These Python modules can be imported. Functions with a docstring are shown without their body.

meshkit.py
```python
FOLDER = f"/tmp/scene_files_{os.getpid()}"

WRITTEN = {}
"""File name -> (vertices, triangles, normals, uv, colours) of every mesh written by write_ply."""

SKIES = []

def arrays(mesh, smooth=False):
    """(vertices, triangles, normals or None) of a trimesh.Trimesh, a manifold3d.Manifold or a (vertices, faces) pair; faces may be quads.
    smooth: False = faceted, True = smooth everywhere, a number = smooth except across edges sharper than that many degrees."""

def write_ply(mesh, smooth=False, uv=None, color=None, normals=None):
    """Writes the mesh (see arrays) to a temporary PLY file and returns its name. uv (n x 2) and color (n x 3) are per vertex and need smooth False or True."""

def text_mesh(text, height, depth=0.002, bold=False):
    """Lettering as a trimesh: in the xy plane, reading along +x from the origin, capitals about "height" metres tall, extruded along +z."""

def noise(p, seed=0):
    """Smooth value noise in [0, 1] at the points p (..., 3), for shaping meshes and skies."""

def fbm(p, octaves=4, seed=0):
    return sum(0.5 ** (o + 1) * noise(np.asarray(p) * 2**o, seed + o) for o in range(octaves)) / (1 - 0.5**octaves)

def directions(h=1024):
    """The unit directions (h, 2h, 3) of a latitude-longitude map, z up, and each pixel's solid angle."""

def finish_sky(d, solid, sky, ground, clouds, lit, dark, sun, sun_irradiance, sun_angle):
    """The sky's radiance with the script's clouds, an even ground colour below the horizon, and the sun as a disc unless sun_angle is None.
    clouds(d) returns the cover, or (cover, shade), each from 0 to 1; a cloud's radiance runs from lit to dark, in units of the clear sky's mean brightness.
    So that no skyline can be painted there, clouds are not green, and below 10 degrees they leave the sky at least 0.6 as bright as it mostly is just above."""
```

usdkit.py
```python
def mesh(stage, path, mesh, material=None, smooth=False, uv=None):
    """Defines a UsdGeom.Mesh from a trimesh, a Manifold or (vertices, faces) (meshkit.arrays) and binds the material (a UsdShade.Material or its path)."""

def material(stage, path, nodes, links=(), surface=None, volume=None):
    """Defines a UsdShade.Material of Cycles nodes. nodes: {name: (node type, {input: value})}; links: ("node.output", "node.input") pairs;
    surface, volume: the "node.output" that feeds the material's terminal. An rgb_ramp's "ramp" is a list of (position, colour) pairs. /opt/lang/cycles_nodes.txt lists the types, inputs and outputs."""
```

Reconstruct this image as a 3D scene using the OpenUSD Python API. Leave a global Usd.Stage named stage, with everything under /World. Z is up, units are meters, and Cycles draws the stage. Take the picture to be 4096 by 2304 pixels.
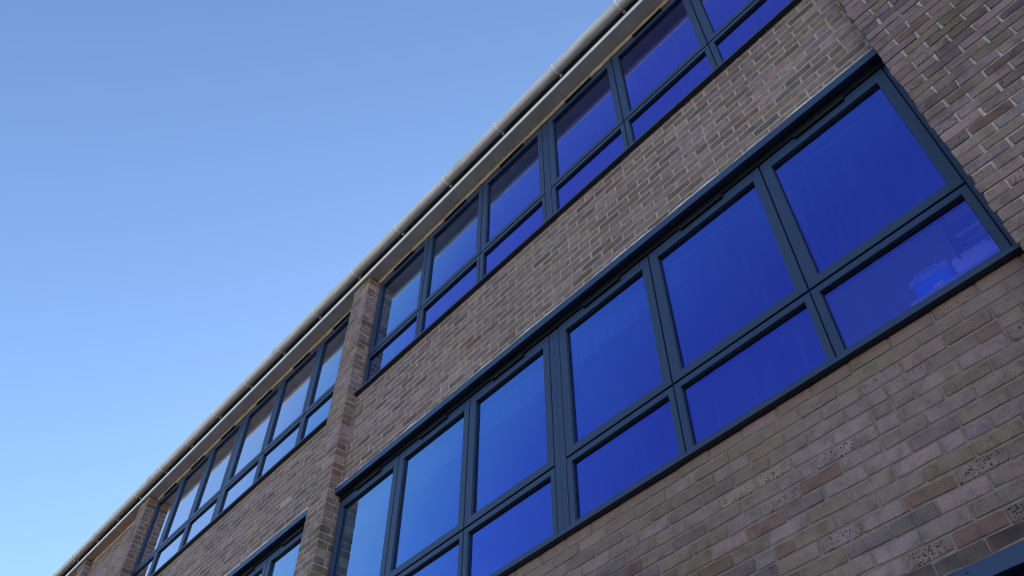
import math, random
import numpy as np
import usdkit
from pxr import Usd, UsdGeom, UsdLux, UsdShade, Gf, Sdf, Vt

stage = Usd.Stage.CreateInMemory()
UsdGeom.SetStageUpAxis(stage, 'Z')
UsdGeom.SetStageMetersPerUnit(stage, 1.0)
UsdGeom.Xform.Define(stage, '/World')
UsdGeom.Scope.Define(stage, '/World/Looks')
T = Sdf.ValueTypeNames

# ------------------------------------------------------------------ camera, sky, sun, exposure
EYE = np.array([0.0, -3.1, 1.6])            # the brick face is the plane y = 0, the street is towards -y
YAW, PITCH, ROLL, FOCAL = -0.84932726, 0.87126629, 0.00175573, 1.67965404
EXPOSURE = 1.48
SKY_STRENGTH = 0.1
SUN_INTENSITY = 0.5
SUN_DIR = np.array([-0.60, 0.75, 0.45])     # towards the sun: behind the building, the street side lies in its shade
SUN_DIR /= np.linalg.norm(SUN_DIR)

fwd = np.array([math.sin(YAW) * math.cos(PITCH), math.cos(YAW) * math.cos(PITCH), math.sin(PITCH)])
r0 = np.array([math.cos(YAW), -math.sin(YAW), 0.0])
u0 = np.cross(r0, fwd)
right = math.cos(ROLL) * r0 + math.sin(ROLL) * u0
up = -math.sin(ROLL) * r0 + math.cos(ROLL) * u0
cam = UsdGeom.Camera.Define(stage, '/World/camera')
M = np.eye(4)
M[0, :3], M[1, :3], M[2, :3], M[3, :3] = right, up, -fwd, EYE
cam.AddTransformOp().Set(Gf.Matrix4d(*M.flatten().tolist()))
cam.CreateHorizontalApertureAttr(36.0)
cam.CreateVerticalApertureAttr(20.25)
cam.CreateFocalLengthAttr(18.0 * FOCAL)
cam.CreateExposureAttr(EXPOSURE)

sky_mat = usdkit.material(stage, '/World/Looks/clear_sky', {
    'sky': ('sky_texture', {'sky_type': 'single_scattering', 'sun_disc': False, 'sun_elevation': math.asin(SUN_DIR[2]),
                            'sun_rotation': math.atan2(SUN_DIR[0], SUN_DIR[1]), 'altitude': 100.0, 'air_density': 1.0, 'aerosol_density': 0.15, 'ozone_density': 3.5}),
    'bg': ('background_shader', {'strength': SKY_STRENGTH})}, [('sky.color', 'bg.color')], surface='bg.background')
sky = UsdLux.DomeLight.Define(stage, '/World/sky')
UsdShade.MaterialBindingAPI.Apply(sky.GetPrim()).Bind(sky_mat)
sky.GetPrim().SetCustomDataByKey('kind', 'structure')

sun = UsdLux.DistantLight.Define(stage, '/World/sun')
sun.CreateIntensityAttr(SUN_INTENSITY)
sun.CreateNormalizeAttr(True)
sun.CreateAngleAttr(0.53)
sun.CreateColorAttr(Gf.Vec3f(1.0, 0.95, 0.88))
zax = SUN_DIR
xax = np.cross([0, 0, 1.0], zax); xax /= np.linalg.norm(xax)
yax = np.cross(zax, xax)
S = np.eye(4); S[0, :3], S[1, :3], S[2, :3] = xax, yax, zax
sun.AddTransformOp().Set(Gf.Matrix4d(*S.flatten().tolist()))

# ------------------------------------------------------------------ materials
def mat(name, nodes, links, surface='p.BSDF'):
    return usdkit.material(stage, '/World/Looks/' + name, nodes, links, surface=surface)

def simple(name, color, rough=0.5, var=0.12, scale=6.0, metallic=0.0, bump=0.0, bscale=120.0, spec=0.5):
    c = np.array(color)
    nodes = {'g': ('geometry', {}), 'n': ('noise_texture', {'scale': scale, 'detail': 4.0, 'roughness': 0.6}),
             'r': ('rgb_ramp', {'ramp': [(0.25, tuple(c * (1 - var))), (0.75, tuple(np.minimum(c * (1 + var), 0.95)))]}),
             'p': ('principled_bsdf', {'roughness': rough, 'metallic': metallic, 'specular_ior_level': spec})}
    links = [('g.position', 'n.vector'), ('n.fac', 'r.fac'), ('r.color', 'p.base_color')]
    if bump:
        nodes['bn'] = ('noise_texture', {'scale': bscale, 'detail': 3.0})
        nodes['b'] = ('bump', {'strength': bump, 'distance': 0.003})
        links += [('g.position', 'bn.vector'), ('bn.fac', 'b.height'), ('b.normal', 'p.normal')]
    return mat(name, nodes, links)

def brick_material(name, smear=False):
    n = {'g': ('geometry', {}),
         'tone': ('attribute', {'attribute': 'brick_tone'}), 'par': ('attribute', {'attribute': 'brick_part'}),
         's': ('separate_xyz', {}),
         'fine': ('noise_texture', {'scale': 170.0, 'detail': 3.0, 'roughness': 0.75}),
         'finer': ('rgb_ramp', {'ramp': [(0.28, (0.52, 0.52, 0.52)), (0.5, (1.0, 1.0, 1.0)), (0.72, (1.50, 1.47, 1.50))]}),
         'blot': ('noise_texture', {'scale': 13.0, 'detail': 2.0, 'roughness': 0.55}),
         'blotr': ('rgb_ramp', {'ramp': [(0.33, (0.66, 0.66, 0.67)), (0.5, (0.97, 0.97, 0.97)), (0.66, (1.12, 1.10, 1.10))]}),
         'm1': ('mix', {'mix_type': 'multiply', 'fac': 0.8}), 'm2': ('mix', {'mix_type': 'multiply', 'fac': 0.9}),
         'wth': ('noise_texture', {'scale': 1.1, 'detail': 5.0, 'roughness': 0.6}), 'wthr': ('rgb_ramp', {'ramp': [(0.33, (0.80, 0.79, 0.77)), (0.62, (1.10, 1.10, 1.12))]}), 'm2b': ('mix', {'mix_type': 'multiply', 'fac': 1.0}),
         # burnt-red ends
         'e1': ('math', {'math_type': 'subtract', 'value2': 0.5}), 'e2': ('math', {'math_type': 'absolute'}),
         'e2n': ('noise_texture', {'scale': 45.0, 'detail': 3.0}), 'e2m': ('math', {'math_type': 'multiply_add', 'value2': 0.16, 'value3': -0.08}),
         'e2a': ('math', {'math_type': 'add'}),
         'e3': ('map_range', {'from_min': 0.40, 'from_max': 0.50, 'to_min': 0.0, 'to_max': 1.0, 'clamp': True}),
         'e4': ('math', {'math_type': 'multiply'}),
         'm3': ('mix', {'mix_type': 'mix', 'color2': (0.195, 0.078, 0.052)}),
         # pits burnt into some of the bricks
         'v': ('voronoi_texture', {'scale': 108.0, 'feature': 'f1', 'randomness': 1.0}),
         'vn': ('white_noise_texture', {}),
         'v1': ('math', {'math_type': 'multiply', 'value2': 0.58}), 'vr': ('math', {'math_type': 'multiply'}),
         'v2': ('math', {'math_type': 'subtract'}),
         'v3': ('map_range', {'from_min': 0.0, 'from_max': 0.07, 'to_min': 0.0, 'to_max': 1.0, 'clamp': True}),
         'm4': ('mix', {'mix_type': 'mix', 'color2': (0.022, 0.02, 0.02)}),
         'h1': ('math', {'math_type': 'multiply', 'value2': -1.6}), 'h2': ('math', {'math_type': 'add'}),
         'b': ('bump', {'strength': 0.7, 'distance': 0.003}),
         'p': ('principled_bsdf', {'roughness': 0.86, 'specular_ior_level': 0.25})}
    l = [('g.position', 'fine.vector'), ('fine.fac', 'finer.fac'), ('g.position', 'blot.vector'), ('blot.fac', 'blotr.fac'),
         ('tone.color', 'm1.color1'), ('finer.color', 'm1.color2'), ('m1.color', 'm2.color1'), ('blotr.color', 'm2.color2'),
         ('par.vector', 's.vector'), ('s.x', 'e1.value1'), ('e1.value', 'e2.value1'),
         ('g.position', 'e2n.vector'), ('e2n.fac', 'e2m.value1'), ('e2.value', 'e2a.value1'), ('e2m.value', 'e2a.value2'),
         ('e2a.value', 'e3.value'), ('e3.result', 'e4.value1'), ('s.z', 'e4.value2'),
         ('g.position', 'wth.vector'), ('wth.fac', 'wthr.fac'), ('m2.color', 'm2b.color1'), ('wthr.color', 'm2b.color2'), ('m2b.color', 'm3.color1'), ('e4.value', 'm3.fac'),
         ('g.position', 'v.vector'), ('v.position', 'vn.vector'), ('s.y', 'v1.value1'), ('v1.value', 'vr.value1'), ('vn.value', 'vr.value2'),
         ('vr.value', 'v2.value1'), ('v.distance', 'v2.value2'), ('v2.value', 'v3.value'),
         ('m3.color', 'm4.color1'), ('v3.result', 'm4.fac'),
         ('v3.result', 'h1.value1'), ('h1.value', 'h2.value1'), ('fine.fac', 'h2.value2'), ('h2.value', 'b.height'), ('b.normal', 'p.normal')]
    last = 'm4.color'
    if smear:   # cement washed down the courses under the sill
        n.update({'sz': ('separate_xyz', {}), 'zr': ('map_range', {'from_min': 4.10, 'from_max': 4.46, 'to_min': 0.0, 'to_max': 1.0, 'clamp': True}),
                  'sn': ('noise_texture', {'scale': 5.0, 'detail': 4.0}), 'sr': ('map_range', {'from_min': 0.3, 'from_max': 0.6, 'to_min': 0.25, 'to_max': 0.85, 'clamp': True}),
                  'sm': ('math', {'math_type': 'multiply'}), 'm5': ('mix', {'mix_type': 'mix', 'color2': (0.205, 0.117, 0.088)})})
        l += [('g.position', 'sz.vector'), ('sz.z', 'zr.value'), ('g.position', 'sn.vector'), ('sn.fac', 'sr.value'), ('zr.result', 'sm.value1'), ('sr.result', 'sm.value2'),
              ('m4.color', 'm5.color1'), ('sm.value', 'm5.fac')]
        last = 'm5.color'
    l.append((last, 'p.base_color'))
    return mat(name, n, l)

BRICK = brick_material('purple_brown_brick')
BRICK_SMEARED = brick_material('brick_with_cement_smears', True)
MORTAR = simple('pale_mortar', (0.33, 0.228, 0.170), 0.9, 0.3, 22.0, bump=0.7, bscale=190.0, spec=0.2)
MORTAR_GREY = simple('grey_mortar', (0.180, 0.130, 0.100), 0.9, 0.28, 18.0, bump=0.7, bscale=190.0, spec=0.2)
MORTAR_WHITE = simple('white_lime_mortar', (0.38, 0.29, 0.25), 0.9, 0.5, 60.0, bump=1.0, bscale=130.0, spec=0.2)
FRAME = simple('blue_grey_powder_coat', (0.017, 0.025, 0.052), 0.34, 0.06, 3.0, bump=0.03, bscale=500.0, spec=0.4)
FRAME_DARK = simple('dark_gasket_rubber', (0.008, 0.008, 0.010), 0.6, 0.1, spec=0.15)
SILLM = simple('blue_grey_pressed_metal', (0.018, 0.026, 0.060), 0.38, 0.12, 2.5, bump=0.04, bscale=60.0, spec=0.4)
HEAD_FILL = simple('dark_head_fill', (0.007, 0.006, 0.007), 0.9, 0.3, 12.0, spec=0.05)
MASTIC = simple('white_mastic', (0.62, 0.52, 0.46), 0.7, 0.35, 30.0, bump=0.8, bscale=80.0)
SOFFITM = simple('weathered_soffit_board', (0.66, 0.47, 0.34), 0.9, 0.2, 3.5, bump=0.5, bscale=90.0, spec=0.2)
OCHRE = simple('ochre_sealant', (0.66, 0.46, 0.29), 0.7, 0.3, 9.0)
STRAPM = simple('white_bracket_plastic', (0.86, 0.73, 0.65), 0.45, 0.08, 8.0)
WHITEPAINT = simple('off_white_paint', (0.70, 0.565, 0.47), 0.55, 0.18, 5.0)
SHADOW_WOOD = simple('shadow_toned_fascia_board', (0.045, 0.037, 0.032), 0.8, 0.4, 6.0)  # shadow under the gutter is put into this board's dark colour
ROOFM = simple('grey_roof_felt', (0.10, 0.10, 0.10), 0.9, 0.2, 4.0)
PLASTER = simple('white_plaster', (0.62, 0.61, 0.58), 0.8, 0.04, 2.0)
CEILM = simple('grey_ceiling_tile', (0.26, 0.26, 0.26), 0.9, 0.06, 2.0)
CARPET = simple('pale_vinyl_floor', (0.50, 0.48, 0.45), 0.95, 0.2, 40.0)
GROUND = simple('grey_paving', (0.125, 0.118, 0.108), 0.9, 0.25, 1.5, bump=0.4, bscale=30.0)
SCREWM = simple('dark_screw_head', (0.02, 0.02, 0.025), 0.5, 0.1)
BLUEPL = simple('bright_blue_plastic', (0.005, 0.32, 0.90), 0.35, 0.05)
PALEPL = simple('pale_blue_plastic', (0.45, 0.62, 0.85), 0.35, 0.05)
WHITEPL = simple('white_plastic', (0.75, 0.77, 0.80), 0.35, 0.04)
BLACKPL = simple('black_plastic', (0.012, 0.012, 0.016), 0.35, 0.1)
DARKBOARD = simple('dark_board', (0.03, 0.02, 0.03), 0.6, 0.1)
PINK = simple('pink_fabric', (0.95, 0.12, 0.50), 0.7, 0.15, 25.0)
LEDGE = simple('pale_wood_ledge', (0.55, 0.40, 0.36), 0.6, 0.15, 8.0)

# gutter: pale plastic with grime running along its belly
GUTTER = mat('weathered_pale_gutter', {
    'g': ('geometry', {}), 'map': ('mapping', {'scale': (0.7, 6.0, 6.0)}),
    'n': ('noise_texture', {'scale': 4.0, 'detail': 6.0, 'roughness': 0.7}),
    'r': ('rgb_ramp', {'ramp': [(0.25, (0.44, 0.33, 0.27)), (0.45, (0.62, 0.495, 0.43)), (0.65, (0.72, 0.59, 0.53))]}),
    'n2': ('noise_texture', {'scale': 55.0, 'detail': 3.0}), 'r2': ('rgb_ramp', {'ramp': [(0.26, (0.55, 0.50, 0.46)), (0.36, (1.0, 1.0, 1.0))]}),
    'm': ('mix', {'mix_type': 'multiply', 'fac': 0.85}),
    'p': ('principled_bsdf', {'roughness': 0.55, 'specular_ior_level': 0.4})},
    [('g.position', 'map.vector'), ('map.vector', 'n.vector'), ('n.fac', 'r.fac'), ('g.position', 'n2.vector'), ('n2.fac', 'r2.fac'),
     ('r.color', 'm.color1'), ('r2.color', 'm.color2'), ('m.color', 'p.base_color')])

# glass: reflected polarised sky is painted into its blue tint, whiter at glancing angles
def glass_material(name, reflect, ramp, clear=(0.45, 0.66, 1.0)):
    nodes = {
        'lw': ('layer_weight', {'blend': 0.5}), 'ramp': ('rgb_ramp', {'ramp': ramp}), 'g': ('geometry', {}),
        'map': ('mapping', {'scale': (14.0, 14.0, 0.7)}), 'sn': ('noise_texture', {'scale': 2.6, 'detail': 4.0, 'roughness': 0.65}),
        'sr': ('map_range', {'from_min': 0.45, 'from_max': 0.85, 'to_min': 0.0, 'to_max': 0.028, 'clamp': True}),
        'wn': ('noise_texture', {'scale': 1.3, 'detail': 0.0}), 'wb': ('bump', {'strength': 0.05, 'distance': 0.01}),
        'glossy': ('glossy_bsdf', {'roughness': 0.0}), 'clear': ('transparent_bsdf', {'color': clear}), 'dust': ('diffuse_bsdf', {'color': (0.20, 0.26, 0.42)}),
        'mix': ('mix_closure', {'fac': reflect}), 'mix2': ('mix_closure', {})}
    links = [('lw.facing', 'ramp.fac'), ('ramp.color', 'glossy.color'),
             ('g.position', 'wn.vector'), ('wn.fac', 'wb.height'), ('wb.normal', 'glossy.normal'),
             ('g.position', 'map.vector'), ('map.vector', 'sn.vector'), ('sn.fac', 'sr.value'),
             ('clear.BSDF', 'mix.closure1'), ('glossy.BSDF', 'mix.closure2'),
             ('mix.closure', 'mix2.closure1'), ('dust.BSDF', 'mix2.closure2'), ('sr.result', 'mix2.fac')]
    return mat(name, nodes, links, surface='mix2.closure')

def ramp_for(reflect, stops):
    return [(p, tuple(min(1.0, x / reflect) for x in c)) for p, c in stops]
LOWER_SKY_TINT = [(0.0, (0.055, 0.07, 0.40)), (0.38, (0.085, 0.105, 0.50)), (0.47, (0.12, 0.19, 0.64)), (0.53, (0.18, 0.34, 0.72)), (0.59, (0.36, 0.55, 0.79)),
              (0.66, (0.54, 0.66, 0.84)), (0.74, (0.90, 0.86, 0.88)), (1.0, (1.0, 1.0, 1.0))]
UPPER_SKY_TINT = [(0.0, (0.055, 0.07, 0.40)), (0.45, (0.10, 0.12, 0.55)), (0.59, (0.20, 0.19, 0.72)), (0.63, (0.22, 0.28, 0.76)), (0.67, (0.36, 0.55, 0.82)),
              (0.72, (0.78, 0.80, 0.88)), (0.78, (0.95, 0.90, 0.90)), (1.0, (1.0, 1.0, 1.0))]  # upper panes get their own tint, standing in for the sky's polarised reflection
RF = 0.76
GLASS = glass_material('sky_tinted_glass', RF, ramp_for(RF, LOWER_SKY_TINT))
GLASS_UPPER = glass_material('sky_tinted_upper_glass', 0.90, ramp_for(0.90, UPPER_SKY_TINT))
GLASS_CLEARER = glass_material('sky_tinted_clearer_glass', 0.45, ramp_for(0.45, [(p, (c[0], c[1], c[2] * 0.9)) for p, c in LOWER_SKY_TINT[:2]] + LOWER_SKY_TINT[-1:]), (0.58, 0.56, 1.0))
INNER = usdkit.material(stage, '/World/Looks/clear_inner_glass', {
    'clear': ('transparent_bsdf', {'color': (0.95, 0.97, 0.96)}), 'glossy': ('glossy_bsdf', {'roughness': 0.0, 'color': (0.9, 0.9, 0.9)}), 'mix': ('mix_closure', {'fac': 0.12})},
    [('clear.BSDF', 'mix.closure1'), ('glossy.BSDF', 'mix.closure2')], surface='mix.closure')

# ------------------------------------------------------------------ mesh helpers
class MB:
    """Collects boxes, rings and sweeps into one mesh."""
    def __init__(self):
        self.v, self.f, self.n, self.tone, self.part = [], [], 0, [], []
    def add(self, v, f, tone=None, part=None):
        v = np.asarray(v, float); f = np.asarray(f, int)
        if f.shape[1] == 4:
            f = np.vstack([f[:, [0, 1, 2]], f[:, [0, 2, 3]]])
        self.v.append(v); self.f.append(f + self.n); self.n += len(v)
        if tone is not None:
            self.tone.append(np.broadcast_to(tone, (len(v), 3))); self.part.append(part)
        return self
    def box(self, x0, x1, y0, y1, z0, z1, c=0.0):
        v, f = chamfer_box((x0, y0, z0), (x1, y1, z1), c)
        return self.add(v, f)
    def build(self, path, material, smooth=False):
        m = usdkit.mesh(stage, path, (np.vstack(self.v), np.vstack(self.f)), material, smooth=smooth)
        if self.tone:
            api = UsdGeom.PrimvarsAPI(m)
            api.CreatePrimvar('brick_tone', T.Float3Array, 'vertex').Set(Vt.Vec3fArray.FromNumpy(np.vstack(self.tone).astype(np.float32)))
            api.CreatePrimvar('brick_part', T.Float3Array, 'vertex').Set(Vt.Vec3fArray.FromNumpy(np.vstack(self.part).astype(np.float32)))
        return m

def _chamfer_faces():
    # vertex index: corner (0..7, bits x y z) * 3 + axis whose face it lies on
    idx = lambda sx, sy, sz, a: (sx + 2 * sy + 4 * sz) * 3 + a
    quads, tris = [], []
    for a in range(3):
        b, c = (a + 1) % 3, (a + 2) % 3
        for s in (0, 1):
            q = []
            for (p, r) in ((0, 0), (1, 0), (1, 1), (0, 1)):
                k = [0, 0, 0]; k[a], k[b], k[c] = s, p, r
                q.append(idx(*k, a))
            quads.append(q if s else q[::-1])
    for a in range(3):                      # edges along a
        b, c = (a + 1) % 3, (a + 2) % 3
        for p in (0, 1):
            for r in (0, 1):
                k0, k1 = [0, 0, 0], [0, 0, 0]
                k0[b] = k1[b] = p; k0[c] = k1[c] = r; k0[a], k1[a] = 0, 1
                q = [idx(*k0, b), idx(*k1, b), idx(*k1, c), idx(*k0, c)]
                quads.append(q if (p == r) == True and False else q)
    for sx in (0, 1):
        for sy in (0, 1):
            for sz in (0, 1):
                tris.append([idx(sx, sy, sz, 0), idx(sx, sy, sz, 1), idx(sx, sy, sz, 2)])
    f = [q for q in quads]
    F = []
    for q in f:
        F += [[q[0], q[1], q[2]], [q[0], q[2], q[3]]]
    F += tris
    # orient outwards
    v, _ = _chamfer_verts(np.array([-1., -1, -1]), np.array([1., 1, 1]), 0.2)
    out = []
    for t in F:
        n = np.cross(v[t[1]] - v[t[0]], v[t[2]] - v[t[0]])
        out.append(t if np.dot(n, v[t].mean(0)) > 0 else [t[0], t[2], t[1]])
    return np.array(out)

def _chamfer_verts(lo, hi, c):
    v = np.zeros((24, 3))
    for sz in (0, 1):
        for sy in (0, 1):
            for sx in (0, 1):
                s = np.array([sx, sy, sz])
                p = np.where(s, hi, lo).astype(float)
                for a in range(3):
                    q = p - np.where(s, 1, -1) * c
                    q[a] = p[a]
                    v[(sx + 2 * sy + 4 * sz) * 3 + a] = q
    return v, None
CHF = _chamfer_faces()
BOXF = np.array([[0, 2, 3, 1], [4, 5, 7, 6], [0, 1, 5, 4], [2, 6, 7, 3], [0, 4, 6, 2], [1, 3, 7, 5]])

def chamfer_box(lo, hi, c):
    lo, hi = np.array(lo, float), np.array(hi, float)
    if c <= 0:
        return np.array([[(hi if i & 1 else lo)[0], (hi if i & 2 else lo)[1], (hi if i & 4 else lo)[2]] for i in range(8)]), BOXF
    return _chamfer_verts(lo, hi, c)[0], CHF

def ring(mb, x0, x1, z0, z1, w, yf, yb, bev=0.002):
    """A rectangular frame (outer rectangle, face widths left right top bottom), front at yf, back at yb."""
    l, r, t, b = w
    prof = [(0.0, 0, yb), (0.0, 0, yf + bev), (0.0, bev, yf), (1.0, -bev, yf), (1.0, 0, yf + bev), (1.0, 0, yb)]
    loops = []
    for k, o, y in prof:
        loops.append([(x0 + k * l + o, y, z0 + k * b + o), (x1 - k * r - o, y, z0 + k * b + o), (x1 - k * r - o, y, z1 - k * t - o), (x0 + k * l + o, y, z1 - k * t - o)])
    v = np.array(loops).reshape(-1, 3)
    f = []
    for i in range(len(prof)):
        j = (i + 1) % len(prof)
        for k in range(4):
            m = (k + 1) % 4
            f.append([i * 4 + k, i * 4 + m, j * 4 + m, j * 4 + k])
    mb.add(v, f)

def sweep_x(mb, prof, xs, closed=True, offs=None):
    """A profile of (y, z) points swept along x through the stations xs."""
    prof = np.array(prof); n = len(prof)
    rows = []
    for i, x in enumerate(xs):
        o = (0, 0) if offs is None else offs[i]
        rows.append(np.c_[np.full(n, x), prof[:, 0] + o[0], prof[:, 1] + o[1]])
    f = []
    for i in range(len(xs) - 1):
        for k in range(n if closed else n - 1):
            m = (k + 1) % n
            f.append([i * n + k, i * n + m, (i + 1) * n + m, (i + 1) * n + k])
    base = np.vstack(rows)
    mb.add(base, f)
    if closed:
        for i in (0, len(xs) - 1):
            c = rows[i].mean(0)
            mb.add(np.vstack([rows[i], c]), [[k, (k + 1) % n, n] for k in range(n)])

names = {}
def path(parent, name):
    k = names.get((parent, name), 0)
    names[(parent, name)] = k + 1
    return f'{parent}/{name}' + (f'_{k:03d}' if k else '')

def thing(name, label, cat, loc=(0, 0, 0), group=None):
    x = UsdGeom.Xform.Define(stage, path('/World', name))
    p = x.GetPrim()
    x.AddTranslateOp().Set(Gf.Vec3d(*loc))
    p.SetCustomDataByKey('label', label); p.SetCustomDataByKey('category', cat)
    if group:
        p.SetCustomDataByKey('group', group)
    return str(p.GetPath())

def part(parent, name, mb, material, smooth=False, label=None, kind=None):
    p = path(parent, name)
    m = mb.build(p, material, smooth)
    if label:
        m.GetPrim().SetCustomDataByKey('label', label)
    if kind:
        m.GetPrim().SetCustomDataByKey('kind', kind)
    return p

rng = np.random.default_rng(11)
Z0 = EYE[2]                                  # heights below are measured from the eye

# ------------------------------------------------------------------ ground
g = MB(); g.add([(-300, -300, 0), (300, -300, 0), (300, 300, 0), (-300, 300, 0)], [[0, 1, 2, 3]])
p = g.build('/World/ground', GROUND).GetPrim(); p.SetCustomDataByKey('kind', 'structure')

# ------------------------------------------------------------------ building
B = thing('brick_building', 'long purple-brown brick building with rows of dark blue framed windows', 'building')

XP1R, PW, PP = -5.91, 0.325, 0.116           # right edge of the pier between the bays, pier width, projection
XP1L = XP1R - PW
XP2R = -11.57; XP2L = XP2R - PW
XP3R = -13.80; XP3L = XP3R - PW
XW = -0.228                                  # left edge of the projecting wall at the right
XEND, XRIGHT = -19.0, 2.6
ZS = 7.82 + Z0                               # soffit
SILL_U, SILL_L = 5.985 + Z0, 2.89 + Z0
FL_L = 4.83 + Z0                             # top of the flashing over the lower windows
HEAD_L, HEAD_U = 4.709 + Z0, 7.785 + Z0
DZG = -3.10                                  # ground-floor windows below the lower ones

TONES = [((0.216, 0.126, 0.114), 0.33), ((0.194, 0.113, 0.090), 0.28), ((0.180, 0.108, 0.074), 0.15), ((0.150, 0.074, 0.055), 0.06),
         ((0.138, 0.083, 0.073), 0.10), ((0.246, 0.152, 0.116), 0.07)]
TP = np.array([t[1] for t in TONES]); TP /= TP.sum()

bricks = []          # dicts: lo, hi, tone, part, wall
def brick(lo, hi, wall, long_axis=0, dark=1.0, chamfer=None, warm=False, pit_bias=0.0):
    lo, hi = np.array(lo, float), np.array(hi, float)
    t = np.array(TONES[rng.choice(len(TONES), p=TP)][0]) * rng.uniform(0.89, 1.12) * dark
    t = t * (1 + rng.normal(0, 0.025, 3))
    q = rng.random()
    pit = rng.uniform(0.55, 1.0) if q < 0.22 + pit_bias else (rng.uniform(0.2, 0.45) if q < 0.6 else 0.0)
    red = rng.uniform(0.4, 0.9) if rng.random() < 0.27 else 0.0
    j = rng.normal(0, 0.0009, 3) * (1, 0.3, 1)
    lo = lo + j; hi = hi + j
    bricks.append(dict(lo=lo, hi=hi, tone=t, pit=pit, red=red, wall=wall, ax=long_axis, c=chamfer or rng.uniform(0.003, 0.0055), tilt=rng.normal(0, 0.0016, 2)))

def brick_geo(b):
    v, f = chamfer_box(b['lo'], b['hi'], b['c'])
    r = np.random.default_rng(int(abs(b['lo'] * 1e4).sum()) % (2 ** 31))
    v = v.copy()
    mid = (b['lo'] + b['hi']) / 2; L = b['hi'] - b['lo']
    # a real brick: not quite square, its arrises uneven
    v[:, 2] += (v[:, 0] - mid[0]) * b['tilt'][0] * 3
    cj = np.repeat(r.normal(0, 0.0017, (8, 3)) * (1, 0.25, 1), 3, axis=0)
    v += cj + r.normal(0, 0.0006, v.shape) * (1, 0.4, 1)
    s = (v[:, b['ax']] - b['lo'][b['ax']]) / L[b['ax']]
    prt = np.c_[np.clip(s, 0, 1), np.full(len(v), b['pit']), np.full(len(v), b['red'])]
    return v, f, b['tone'], prt

PITCH, GAUGE, BH, JT = 0.2145, 0.0765, 0.0660, 0.0095
HALF = PITCH / 2
Z_REF = 1.975 + Z0           # a bed joint of the main wall (below it a course ends)

def courses(z0, z1, gauge, ref):
    k0 = math.ceil((z0 - ref) / gauge - 1e-6); out = []
    k = k0 - 1
    while ref + k * gauge < z1 - 0.004:
        lo, hi = ref + k * gauge, ref + (k + 1) * gauge
        if hi > z0 + 0.012:
            out.append((k, max(lo, z0), min(hi, z1)))
        k += 1
    return out

def flat_wall(x0, x1, z0, z1, wall, y=0.0, ref=Z_REF, gauge=GAUGE, pitch=PITCH, x_ref=-1.010, joint=JT, bh=None, header=0.05, depth=0.06, jit=0.0006, start_left=None, **kw):
    bh = bh or gauge - 0.0105
    for k, lo, hi in courses(z0, z1, gauge, ref):
        zb = lo + (gauge - bh) / 2 * (lo > z0 - 1e-9); zt = hi - (gauge - bh) / 2 * (hi < z1 - 1e-6)
        if zt - zb < 0.012:
            continue
        off = x_ref + (pitch / 2 if k % 2 else 0)
        n = math.floor((x0 - off) / pitch)
        x = off + n * pitch
        cuts = []
        while x < x1:
            if rng.random() < header:
                cuts += [x, x + pitch / 2]
            else:
                cuts.append(x)
            x += pitch
        cuts = [c + rng.normal(0, 0.003) for c in cuts]
        cuts.append(x)
        for a, b in zip(cuts[:-1], cuts[1:]):
            xa, xb = max(a + joint / 2, x0), min(b - joint / 2, x1)
            if xb - xa < 0.02:
                continue
            yy = y + abs(rng.normal(0, jit))
            brick((xa, yy, zb), (xb, y + depth, zt), wall, **kw)

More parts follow.
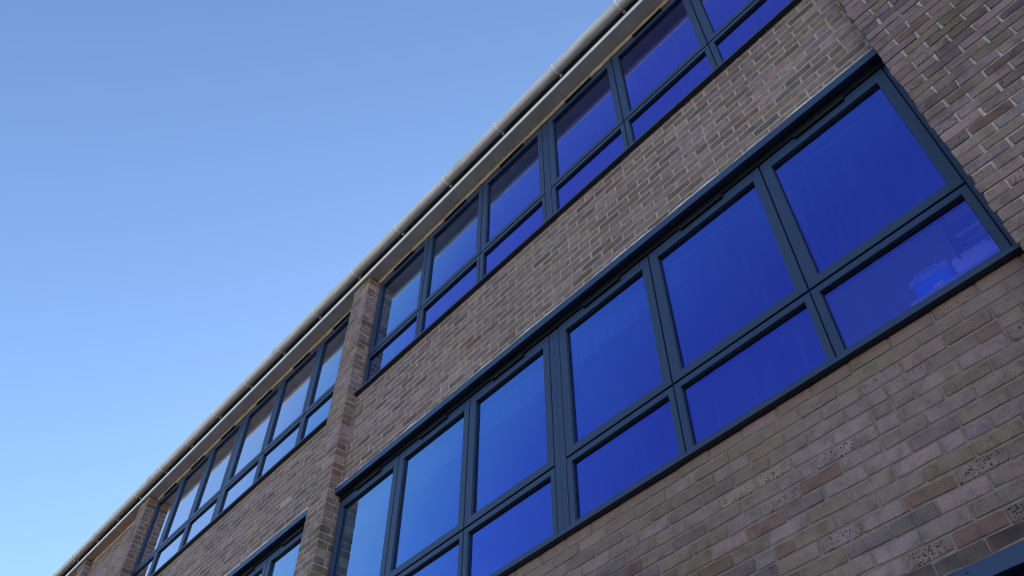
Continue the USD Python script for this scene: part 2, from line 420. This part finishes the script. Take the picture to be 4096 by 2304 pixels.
# main walls: bay right of the pier (x XP1R..XW), bay left of it, the blind bay beyond
for (x0, x1, lo_windows) in ((XP1R, XW, True), (XP2R, XP1L, True)):
    dz = 0.0 if x0 == XP1R else 0.035
    flat_wall(x0 + 0.004, x1 - 0.004, FL_L + dz + 0.006, SILL_U + 0.0, 'spandrel')
    flat_wall(x0 + 0.004, x1 - 0.004, Z_REF - 2 * GAUGE, SILL_L, 'lower')
    flat_wall(x0 + 0.004, x1 - 0.004, FL_L + DZG + 0.016, Z_REF - 2 * GAUGE, 'lower', ref=Z_REF, header=0, dark=0.42)
flat_wall(XP3R + 0.004, XP2L - 0.004, 0.6, ZS - 0.02, 'spandrel')
flat_wall(XEND, XP3L - 0.004, 0.6, ZS - 0.02, 'spandrel')

# piers
def pier(xl, xr, wall, side_window):
    for k, lo, hi in courses(1.2, ZS, GAUGE, Z_REF):
        zb, zt = lo + 0.005, min(hi - 0.005, ZS - 0.001)
        if zt - zb < 0.02:
            continue
        f = -PP + abs(rng.normal(0, 0.0007))
        j = JT / 2
        if k % 2:      # stretcher at the right corner, header at the left
            brick((xl + HALF + j, f, zb), (xr, f + 0.1025, zt), wall)
            brick((xl, f, zb), (xl + HALF - j, f + 0.2, zt), wall, 1)
            # on the return a closer between the corner header and the window
            brick((xr - 0.10, f + 0.1025 + JT, zb), (xr, f + 0.22, zt), wall, 1)
        else:
            brick((xl, f, zb), (xl + PITCH - j, f + 0.1025, zt), wall)
            brick((xl + PITCH + j, f, zb), (xr, f + 0.215, zt), wall, 1)
            brick((xl, f + 0.1025 + JT, zb), (xl + 0.1, f + 0.22, zt), wall, 1)
for xl, xr in ((XP1L, XP1R), (XP2L, XP2R), (XP3L, XP3R)):
    pier(xl, xr, 'pier', True)

# the projecting wall at the right: raked joints, tighter courses
WG, WREF = 0.0725, 4.727 + Z0 - 0.001
for k, lo, hi in courses(1.0, ZS, WG, WREF):
    zb, zt = lo + 0.0035, min(hi - 0.0035, ZS - 0.001)
    if zt - zb < 0.02:
        continue
    first = XW + (0.110 if k % 2 == 0 else 0.2145)
    cuts = [XW]
    x = first
    while x < XRIGHT:
        cuts.append(x + rng.normal(0, 0.003)); x += PITCH
    cuts.append(XRIGHT)
    for i, (a, b) in enumerate(zip(cuts[:-1], cuts[1:])):
        xa = a + (0.006 if i else rng.normal(0, 0.0035)); xb = b - 0.006
        if xb - xa < 0.03:
            continue
        yy = -PP + abs(rng.normal(0, 0.0018))
        dep = (0.215 if k % 2 == 0 else 0.1025) if i == 0 else 0.07
        brick((xa, yy, zb), (xb, yy + dep, zt), 'wing')

# which bricks show largest: the 300 biggest in the picture become parts of their own
def project(P):
    d = np.asarray(P, float) - EYE
    x, y, z = d @ right, d @ up, d @ fwd
    return np.c_[x / z * FOCAL * 512 + 512, 288 - y / z * FOCAL * 512], z
def shown(b):
    lo, hi = b['lo'], b['hi']
    q = np.array([(lo[0], lo[1], lo[2]), (hi[0], lo[1], lo[2]), (hi[0], lo[1], hi[2]), (lo[0], lo[1], hi[2])])
    s, z = project(q)
    if (z <= 0.1).any():
        return 0.0
    c = s.mean(0)
    if not (0 < c[0] < 1024 and 0 < c[1] < 576):
        return 0.0
    x, y = s[:, 0], s[:, 1]
    return 0.5 * abs(np.dot(x, np.roll(y, -1)) - np.dot(y, np.roll(x, -1)))
size = np.array([shown(b) for b in bricks])
hidden = lambda b: False
single = set(np.argsort(-size)[:300].tolist())

# mortar bodies of the walls, one per stretch of wall
wall_paths = {}
def body(name, x0, x1, y0, y1, z0, z1, material, label=None):
    mb = MB(); mb.box(x0, x1, y0, y1, z0, z1)
    return part(B, name, mb, material, label=label)
BACK = 0.30
lower_wall = None
for (x0, x1, dz) in ((XP1R, XW, 0.0), (XP2R, XP1L, 0.035)):
    body('wall', x0, x1, 0.0026, BACK, FL_L + dz + 0.004, SILL_U - 0.001, MORTAR)
    w = body('wall', x0, x1, 0.0058, BACK, FL_L + DZG + 0.008, SILL_L - 0.001, MORTAR_GREY)
    lower_wall = lower_wall or w
    body('wall', x0, x1, 0.010, BACK, 0.0, SILL_L + DZG - 0.001, MORTAR_GREY)
body('wall', XP3R, XP2L, 0.0026, BACK, 0.0, ZS - 0.005, MORTAR)
body('wall', XEND, XP3L, 0.0026, BACK, 0.0, ZS - 0.005, MORTAR)
for xl, xr in ((XP1L, XP1R), (XP2L, XP2R), (XP3L, XP3R)):
    body('pier', xl + 0.004, xr - 0.004, -PP + 0.0032, BACK - 0.01, 0.0, ZS - 0.004, MORTAR)
wing = body('projecting_wall', XW + 0.008, XRIGHT, -PP + 0.0085, BACK - 0.01, 0.0, ZS - 0.004, MORTAR_WHITE, label='wall with raked white joints right of the windows')

rest, rest_smeared = MB(), MB()
for i, b in enumerate(bricks):
    v, f, t, prt = brick_geo(b)
    if i in single:
        parent = {'lower': lower_wall, 'wing': wing}.get(b['wall'], B)
        mb = MB(); mb.add(v, f, t, prt)
        part(parent, 'brick', mb, BRICK_SMEARED if b['wall'] == 'lower' else BRICK, smooth=False)
    else:
        (rest_smeared if b['wall'] == 'lower' else rest).add(v, f, t, prt)
part(B, 'brickwork', rest, BRICK, kind='stuff')
part(B, 'lower_brickwork', rest_smeared, BRICK_SMEARED, kind='stuff')

# ------------------------------------------------------------------ windows
YF = 0.025
def window(x0, x1, head, sill, groove, vent=True, low=True, glass=None, low_glass=None):
    fr = MB()
    ring(fr, x0 + 0.001, x1 - 0.001, sill, head, (0.030, 0.030, 0.04, 0.03), YF + 0.020, 0.095)
    fr.box(x0 + 0.0311, x1 - 0.0311, YF + 0.022, 0.093, groove - 0.03, groove + 0.03)
    w = part(B, 'window', fr, FRAME)
    s = MB(); ring(s, x0 + 0.005, x1 - 0.005, groove + 0.006, head - 0.002, (0.070, 0.064, 0.088, 0.062), YF, 0.094, 0.003)
    part(w, 'sash', s, FRAME)
    s = MB(); ring(s, x0 + 0.004, x1 - 0.004, sill + 0.002, groove - 0.006, (0.046, 0.042, 0.045, 0.058), YF + 0.002, 0.094, 0.003)
    part(w, 'lower_frame', s, FRAME)
    holes = ((x0 + 0.075, x1 - 0.069, groove + 0.068, head - 0.090), (x0 + 0.050, x1 - 0.046, sill + 0.060, groove - 0.051))
    for a, b, c, d in holes:
        gk = MB(); ring(gk, a - 0.001, b + 0.001, c - 0.001, d + 0.001, (0.006,) * 4, YF + 0.022, YF + 0.032, 0.001)
        part(w, 'gasket', gk, FRAME_DARK)
        tx, tz = rng.normal(0, 0.0010, 2)            # each pane is set a hair out of true
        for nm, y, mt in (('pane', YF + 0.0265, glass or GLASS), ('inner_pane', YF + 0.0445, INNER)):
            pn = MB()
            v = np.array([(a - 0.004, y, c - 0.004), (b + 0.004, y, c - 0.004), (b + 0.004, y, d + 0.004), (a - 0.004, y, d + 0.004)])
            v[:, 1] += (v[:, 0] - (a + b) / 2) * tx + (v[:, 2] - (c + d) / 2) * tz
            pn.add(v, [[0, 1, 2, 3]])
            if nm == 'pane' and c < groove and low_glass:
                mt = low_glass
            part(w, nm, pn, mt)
    if vent:
        c = (x0 + x1) / 2 + 0.008
        m = MB()
        zt = head - 0.006
        m.box(c - 0.165, c + 0.165, 0.004, YF - 0.0005, zt - 0.022, zt, 0.003)
        m.box(c - 0.180, c - 0.1655, 0.001, YF - 0.0005, zt - 0.026, zt + 0.002, 0.003)
        m.box(c + 0.1655, c + 0.180, 0.001, YF - 0.0005, zt - 0.026, zt + 0.002, 0.003)
        part(w, 'trickle_vent', m, FRAME_DARK)
    return w

def post(x0, x1, head, sill):
    m = MB(); m.box(x0 + 0.001, x1 - 0.001, YF + 0.003, 0.09, sill + 0.004, head - 0.002, 0.002)
    m.box((x0 + x1) / 2 - 0.001, (x0 + x1) / 2 + 0.001, YF + 0.002, YF + 0.01, sill + 0.004, head - 0.004)
    part(B, 'mullion_post', m, FRAME)

GU, GL_ = 6.557 + Z0, 3.482 + Z0
SILLTOP_U, SILLTOP_L = 6.055 + Z0, 2.935 + Z0
rowL = [(-5.905, -5.003), (-5.003, -4.058), (-4.058, -3.136), (-3.036, -2.132), (-2.132, -1.171), (-1.171, -0.262)]
rowU = [(-5.905, -4.966), (-4.966, -4.023), (-4.023, -3.100), (-3.022, -2.112), (-2.112, -1.176), (-1.176, -0.240)]
rowA = [(-11.565, -10.76), (-10.76, -9.885), (-9.885, -9.045), (-8.965, -8.06), (-8.06, -7.15), (-7.15, -6.24)]
for a, b in rowL:
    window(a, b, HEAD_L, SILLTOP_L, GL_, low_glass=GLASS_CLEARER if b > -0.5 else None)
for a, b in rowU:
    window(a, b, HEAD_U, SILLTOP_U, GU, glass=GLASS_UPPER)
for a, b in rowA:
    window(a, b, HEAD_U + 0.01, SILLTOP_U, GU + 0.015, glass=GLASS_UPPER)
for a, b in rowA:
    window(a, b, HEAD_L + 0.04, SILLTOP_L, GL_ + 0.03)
for a, b in rowL:
    window(a, b, HEAD_L + DZG, SILLTOP_L + DZG, GL_ + DZG)
post(-3.136, -3.036, HEAD_L, SILLTOP_L); post(-3.100, -3.022, HEAD_U, SILLTOP_U)
post(-3.136, -3.036, HEAD_L + DZG, SILLTOP_L + DZG)
post(-9.045, -8.965, HEAD_U + 0.01, SILLTOP_U); post(-9.045, -8.965, HEAD_L + 0.04, SILLTOP_L)
# jamb strip between the last lower window and the projecting wall
for dz in (0, DZG):
    m = MB(); m.box(-0.261, -0.229, YF + 0.004, 0.09, SILLTOP_L + dz + 0.004, HEAD_L + dz - 0.002, 0.002)
    part(B, 'mullion_post', m, FRAME)

def flashing(x0, x1, top, dark_to, seam=None, screws=(), bead=1.0, bead_mat=None):
    segs = [(x0, x1)] if seam is None else [(x0, seam - 0.0012), (seam + 0.0012, x1)]
    for a, b in segs:
        m = MB()
        m.box(a, b, -0.042, -0.039, top - 0.070, top, 0.001)                  # face
        m.box(a, b, -0.0388, 0.030, top - 0.070, top - 0.067)                 # underside
        m.box(a, b, -0.0388, 0.004, top - 0.003, top - 0.0002)                # top leg
        f = part(B, 'lintel_flashing', m, SILLM)
        for sx in screws:
            if a < sx < b:
                s = MB(); s.box(sx - 0.006, sx + 0.006, -0.0455, -0.0421, top - 0.027, top - 0.015, 0.002)
                part(f, 'screw', s, SCREWM)
    m = MB(); m.box(x0, x1, 0.016, 0.06, dark_to + 0.0005, top - 0.0705)
    part(B, 'head_fill_strip', m, HEAD_FILL)  # near-black strip filling the gap between flashing and frame head
    # hand-run mastic along the top, thick and thin
    n = int((x1 - x0) / 0.02)
    xs = np.linspace(x0, x1 - 0.002, n)
    r = np.random.default_rng(5)
    h = np.convolve(r.normal(0, 1, n + 14), np.ones(7) / 7, 'valid')[:n]
    m = MB()
    ang = np.linspace(0, 2 * math.pi, 8, endpoint=False)
    rows = []
    for i, x in enumerate(xs):
        rad = bead * max(0.0028, 0.0066 + 0.0075 * h[i]); 
        rows.append(np.c_[np.full(8, x), -0.0385 + 0.6 * rad + 1.5 * rad * np.cos(ang), top + 0.001 + rad * np.sin(ang) + rad * 0.5])
    f = [[i * 8 + k, i * 8 + (k + 1) % 8, (i + 1) * 8 + (k + 1) % 8, (i + 1) * 8 + k] for i in range(n - 1) for k in range(8)]
    m.add(np.vstack(rows), f)
    part(B, 'mastic_bead', m, bead_mat or MASTIC, smooth=True)

flashing(XP1R + 0.001, XW - 0.006, FL_L, HEAD_L, seam=-3.08, screws=(-5.6, -4.9, -4.2, -3.45, -2.95, -2.3, -1.75, -1.0, -0.33))
flashing(XP2R + 0.001, XP1L - 0.001, FL_L + 0.035, HEAD_L + 0.04, screws=(-10.9, -9.9, -8.9, -7.9, -6.9))
flashing(XP1R + 0.001, XW - 0.006, FL_L + DZG, HEAD_L + DZG, screws=(-3.0, -1.0), bead=0.6, bead_mat=MORTAR_GREY)

def sill(x0, x1, bottom, top):
    m = MB()
    prof = [(-0.042, bottom), (-0.042, bottom + 0.024), (0.046, top), (0.046, top - 0.010), (-0.006, bottom + 0.012), (-0.006, bottom + 0.002), (-0.0385, bottom + 0.002), (-0.0385, bottom)]
    m2 = [(-0.042, bottom), (-0.042, bottom + 0.024), (0.0455, top), (0.0455, bottom + 0.002)]
    sweep_x(m, m2, [x0, x1])
    part(B, 'window_sill', m, SILLM)
sill(XP1R + 0.001, XW - 0.004, SILL_L, SILLTOP_L + 0.004); sill(XP1R + 0.001, XW - 0.004, SILL_U, SILLTOP_U + 0.004)
sill(XP2R + 0.001, XP1L - 0.001, SILL_U, SILLTOP_U + 0.004); sill(XP2R + 0.001, XP1L - 0.001, SILL_L, SILLTOP_L + 0.004)
sill(XP1R + 0.001, XW - 0.004, SILL_L + DZG, SILLTOP_L + DZG + 0.004)

# ------------------------------------------------------------------ eaves
edges = [XEND, -16.2, -12.9, -9.8, -6.9, -4.45, -2.72, 0.2, XRIGHT]
for a, b in zip(edges[:-1], edges[1:]):
    m = MB(); m.box(a + 0.0015, b - 0.0015, -0.1385, 0.0, ZS, ZS + 0.02, 0.002)
    m.box(a + 0.0015, b - 0.0015, 0.0, 0.3, ZS + 0.001, ZS + 0.02)
    part(B, 'soffit_board', m, SOFFITM)
for a, b, y in ((XP1R, XW, 0.004), (XP2R, XP1L, 0.004), (XP3R, XP2L, -0.012)):
    n = int((b - a) / 0.04); xs = np.linspace(a + 0.002, b - 0.002, n)
    r = np.random.default_rng(int(-a * 10))
    offs = [(float(o), 0) for o in r.normal(0, 0.0015, n)]
    m = MB(); sweep_x(m, [(y, ZS - 0.016), (y + 0.016, ZS - 0.026), (y + 0.018, ZS - 0.002), (y - 0.008, ZS - 0.002)], xs, offs=offs)
    part(B, 'sealant_bead', m, OCHRE)
m = MB(); m.box(XEND, XRIGHT, -0.1395, -0.12, ZS + 0.021, ZS + 0.26); part(B, 'fascia_board', m, SHADOW_WOOD)
for a, b in ((XEND, -11.3), (-11.297, -5.35), (-5.347, XRIGHT)):
    m = MB(); m.box(a, b, -0.153, -0.1398, ZS - 0.002, ZS + 0.064, 0.002); part(B, 'fascia_batten', m, WHITEPAINT)

GY, GZ, GR = -0.212, 7.995 + Z0, 0.058
m = MB()
ang = np.linspace(math.radians(176), math.radians(364), 25)
outer = [(GY + GR * math.cos(a), GZ + 0.012 + GR * math.sin(a)) for a in ang]
bead = [(GY + GR + 0.001, GZ + 0.024), (GY + GR - 0.004, GZ + 0.024)]
inner = [(GY + (GR - 0.0035) * math.cos(a), GZ + 0.012 + (GR - 0.0035) * math.sin(a)) for a in ang[::-1]]
bead2 = [(GY - GR + 0.004, GZ + 0.024), (GY - GR - 0.001, GZ + 0.024)]
r = np.random.default_rng(3)
xs = np.arange(XEND, XRIGHT + 0.1, 0.45)
offs = [(0.0, float(z)) for z in r.normal(0, 0.0012, len(xs))]
sweep_x(m, outer + bead + inner + bead2, xs, offs=offs)
gut = part(B, 'gutter', m, GUTTER, smooth=40)
def strap(x, w, rad, name, material, clip=True):
    m = MB()
    a2 = np.linspace(math.radians(172), math.radians(368), 23)
    o = [(GY + (GR + rad) * math.cos(a), GZ + 0.012 + (GR + rad) * math.sin(a)) for a in a2]
    i = [(GY + (GR + 0.0008) * math.cos(a), GZ + 0.012 + (GR + 0.0008) * math.sin(a)) for a in a2[::-1]]
    sweep_x(m, o + i, [x - w / 2, x + w / 2])
    if clip:
        m.box(x - w / 2, x + w / 2, GY - GR - 0.006, GY - GR + 0.010, GZ + 0.020, GZ + 0.034, 0.002)
        m.box(x - w / 2 - 0.004, x + w / 2 + 0.004, GY + GR - 0.004, -0.1398, GZ - 0.055, GZ + 0.03, 0.003)
    return m
for x in (1.75, 0.88, 0.0, -0.872, -1.744, -2.618, -3.5, -4.375, -5.25, -6.118, -6.971, -7.81, -8.64, -9.46, -10.281, -11.072, -11.905, -12.671, -13.436, -14.198, -14.97, -15.75, -16.6, -17.4, -18.2):
    part(gut, 'gutter_bracket', strap(x, 0.017, 0.0055, '', STRAPM), STRAPM, smooth=35)
for x in (-4.14, -7.87, -11.44, -0.42):
    m = strap(x, 0.115, 0.0035, '', GUTTER, clip=False)
    for dx in (-0.052, -0.018, 0.018, 0.052):
        mm = strap(x + dx, 0.011, 0.0070, '', GUTTER, clip=False)
        m.add(mm.v[0], mm.f[0]); 
    m.box(x - 0.03, x + 0.03, GY - GR - 0.006, GY - GR + 0.008, GZ + 0.018, GZ + 0.032, 0.002)
    part(gut, 'gutter_union', m, GUTTER, smooth=35)

# roof: low pitch behind the gutter
m = MB()
sweep_x(m, [(-0.16, ZS + 0.27), (4.0, ZS + 1.0), (8.2, ZS + 0.27), (8.2, ZS + 0.21), (-0.16, ZS + 0.21)], [XEND, XRIGHT])
part(B, 'roof', m, ROOFM)

# ------------------------------------------------------------------ rooms behind the glass
for (zf, zc) in ((2.30 + Z0, 4.98 + Z0), (5.30 + Z0, 7.98 + Z0), (-0.75 + Z0, 1.85 + Z0)):
    m = MB(); m.box(XEND + 0.3, XRIGHT - 0.3, BACK + 0.002, 7.7, zc, zc + 0.06); part(B, 'ceiling', m, CEILM)
    m = MB(); m.box(XEND + 0.3, XRIGHT - 0.3, BACK + 0.002, 7.7, zf - 0.06, zf); part(B, 'floor', m, CARPET)
    for x in (XEND + 0.2, XP2R - 0.25, XP1R - 0.25, XRIGHT - 0.3):
        m = MB(); m.box(x, x + 0.1, BACK + 0.003, 7.7, zf + 0.002, zc - 0.002); part(B, 'partition_wall', m, PLASTER)
    # rear wall out of view, its openings added to let daylight into the rooms
    m = MB(); m.box(XEND, XRIGHT, 7.702, 7.95, zf - 0.39, zf + 0.7); m.box(XEND, XRIGHT, 7.702, 7.95, zc - 0.15, zc + 0.24)
    for x in np.arange(XEND + 0.5, XRIGHT, 2.4):
        m.box(x, x + 0.3, 7.702, 7.95, zf + 0.7, zc - 0.15)
    part(B, 'rear_wall', m, PLASTER)
    # bulkhead over the window head
    m = MB(); m.box(XEND + 0.3, -2.16, BACK + 0.003, 0.46, zc - 0.18, zc - 0.001); part(B, 'bulkhead', m, PLASTER)
    if zc < 5.5 + Z0 and zc > 4 + Z0:       # pale fabric blinds drawn part of the way down behind the first four lower windows
        for xa, xb in rowL[:4]:
            m = MB(); n = 60; r_ = np.random.default_rng(int(-xa * 100))
            bx = np.linspace(xa + 0.03, xb - 0.03, n); wv = 0.004 * np.convolve(r_.normal(0, 1, n + 2), np.ones(3) / 2, 'valid')
            top, bot = 4.80 + Z0, 4.362 + Z0
            m.add(np.vstack([np.c_[bx, 0.14 + wv, np.full(n, top)], np.c_[bx, 0.14 + wv * 1.5, np.full(n, bot)]]), [[k, k + 1, n + k + 1, n + k] for k in range(n - 1)])
            m.box(xa + 0.03, xb - 0.03, 0.132, 0.148, bot - 0.018, bot - 0.0005, 0.003)
            part(B, 'roller_blind', m, PLASTER)
    for xa, xb in ((-2.10, -1.19), (-1.15, -0.27)):
        m = MB(); m.box(xa, xb, 0.262, 0.288, zc - 0.20, zc - 0.172, 0.006); part(B, 'blind_rail', m, PLASTER)
for x in (XEND, XRIGHT - 0.25):
    m = MB(); m.box(x, x + 0.24, BACK + 0.002, 7.69, 0.0, ZS + 0.2); part(B, 'end_wall', m, MORTAR)

# ------------------------------------------------------------------ things on the ledge inside the last lower window
def world(px, pz, y):
    """From coordinates measured on the window plane (3.125 m from the eye) to the plane at y."""
    k = (y - EYE[1]) / 3.125
    return px * k, pz * k + Z0
LY = 0.14
lx0, lz = world(-0.751, 3.016, LY)
m = MB(); m.box(lx0, XW + 0.3, LY, LY + 0.34, lz - 0.025, lz, 0.003); part(B, 'window_ledge', m, LEDGE)

def rbox(mb, x0, x1, y0, y1, z0, z1, c):
    mb.box(x0, x1, y0, y1, z0, z1, c)

y0 = LY + 0.03
bx0, _ = world(-0.722, 3, y0); bx1, bzt = world(-0.517, 3.135, y0)
t = thing('carry_case', 'bright blue carry case with pale lid behind the bottom right window pane', 'case', (0, 0, 0))
H = bzt - lz
m = MB(); rbox(m, bx0 + 0.012, bx1 - 0.008, y0, y0 + 0.16, lz + 0.001, lz + H * 0.74, 0.012); part(t, 'body', m, BLUEPL)
m = MB(); rbox(m, bx0, bx1, y0 - 0.008, y0 + 0.168, lz + H * 0.742, lz + H, 0.014); lid = part(t, 'lid', m, PALEPL)
m = MB()
hx0, hx1 = bx0 + 0.045, bx1 - 0.045
m.box(hx0, hx0 + 0.014, y0 - 0.022, y0 - 0.0085, lz + H * 0.78, lz + H * 0.95, 0.003); m.box(hx1 - 0.014, hx1, y0 - 0.022, y0 - 0.0085, lz + H * 0.78, lz + H * 0.95, 0.003)
m.box(hx0 + 0.0145, hx1 - 0.0145, y0 - 0.022, y0 - 0.0085, lz + H * 0.90, lz + H * 0.95, 0.003); part(lid, 'handle', m, PALEPL)
m = MB(); m.box((bx0 + bx1) / 2 - 0.005, (bx0 + bx1) / 2 + 0.045, y0 - 0.003, y0 - 0.0005, lz + 0.012, lz + 0.045); part(t, 'latch', m, WHITEPL)

wx0, _ = world(-0.508, 3, y0); wx1, wzt = world(-0.300, 3.09, y0)
wx1 += 0.06
t = thing('plastic_box', 'white plastic box with black carrying handle beside the blue case', 'box', (0, 0, 0))
H = wzt - lz + 0.02
m = MB(); rbox(m, wx0, wx1, y0 - 0.01, y0 + 0.19, lz + 0.001, lz + H, 0.016); part(t, 'body', m, WHITEPL)
m = MB()
a, b = wx0 + 0.055, wx0 + 0.185
m.box(a, b, y0 - 0.040, y0 - 0.026, lz + H * 0.88, lz + H * 0.98, 0.004)
for q in (a - 0.012, b + 0.0005):
    m.box(q, q + 0.0115, y0 - 0.040, y0 - 0.026, lz + H * 0.66, lz + H * 0.98, 0.003)
    m.box(q, q + 0.0115, y0 - 0.0255, y0 - 0.0102, lz + H * 0.66, lz + H * 0.76, 0.003)
part(t, 'handle', m, BLACKPL)

yb = LY + 0.42
cx0, cz1 = world(-0.465, 3.31, yb); cx1, cz0 = world(-0.20, 3.05, yb)
t = thing('wall_board', 'dark board hanging behind the white plastic box with pale strip', 'board', (0, 0, 0))
m = MB(); m.box(cx0, cx1, yb, yb + 0.03, cz0, cz1, 0.004); part(t, 'panel', m, DARKBOARD)
sx0, sz = world(-0.43, 3.20, yb)
m = MB(); m.box(sx0, cx1 - 0.03, yb - 0.012, yb - 0.001, sz - 0.012, sz + 0.016, 0.003); part(t, 'strip', m, WHITEPL)

yr = LY + 0.30
ax, az = world(-0.43, 3.128, yr); ex, ez = world(-0.24, 3.165, yr)
t = thing('fabric_roll', 'long pink roll of fabric lying behind the white plastic box', 'roll', (0, 0, 0))
m = MB()
n = 14; pts = np.linspace(0, 1, n); angs = np.linspace(0, 2 * math.pi, 10, endpoint=False)
rows = []
for s in pts:
    rad = 0.006 + 0.020 * s ** 0.7
    rows.append(np.c_[np.full(10, ax + (ex - ax) * s), yr + rad * np.cos(angs) * (1 + 0.15 * np.sin(3 * angs)), az + (ez - az) * s + rad * np.sin(angs)])
f = [[i * 10 + k, i * 10 + (k + 1) % 10, (i + 1) * 10 + (k + 1) % 10, (i + 1) * 10 + k] for i in range(n - 1) for k in range(10)]
m.add(np.vstack(rows), f); part(t, 'fabric', m, PINK, smooth=True)
m = MB(); m.box(ax - 0.05, ax + 0.002, yr - 0.004, yr + 0.004, az - 0.012, az - 0.003, 0.002); part(t, 'core', m, BLACKPL)
print('bricks', len(bricks))
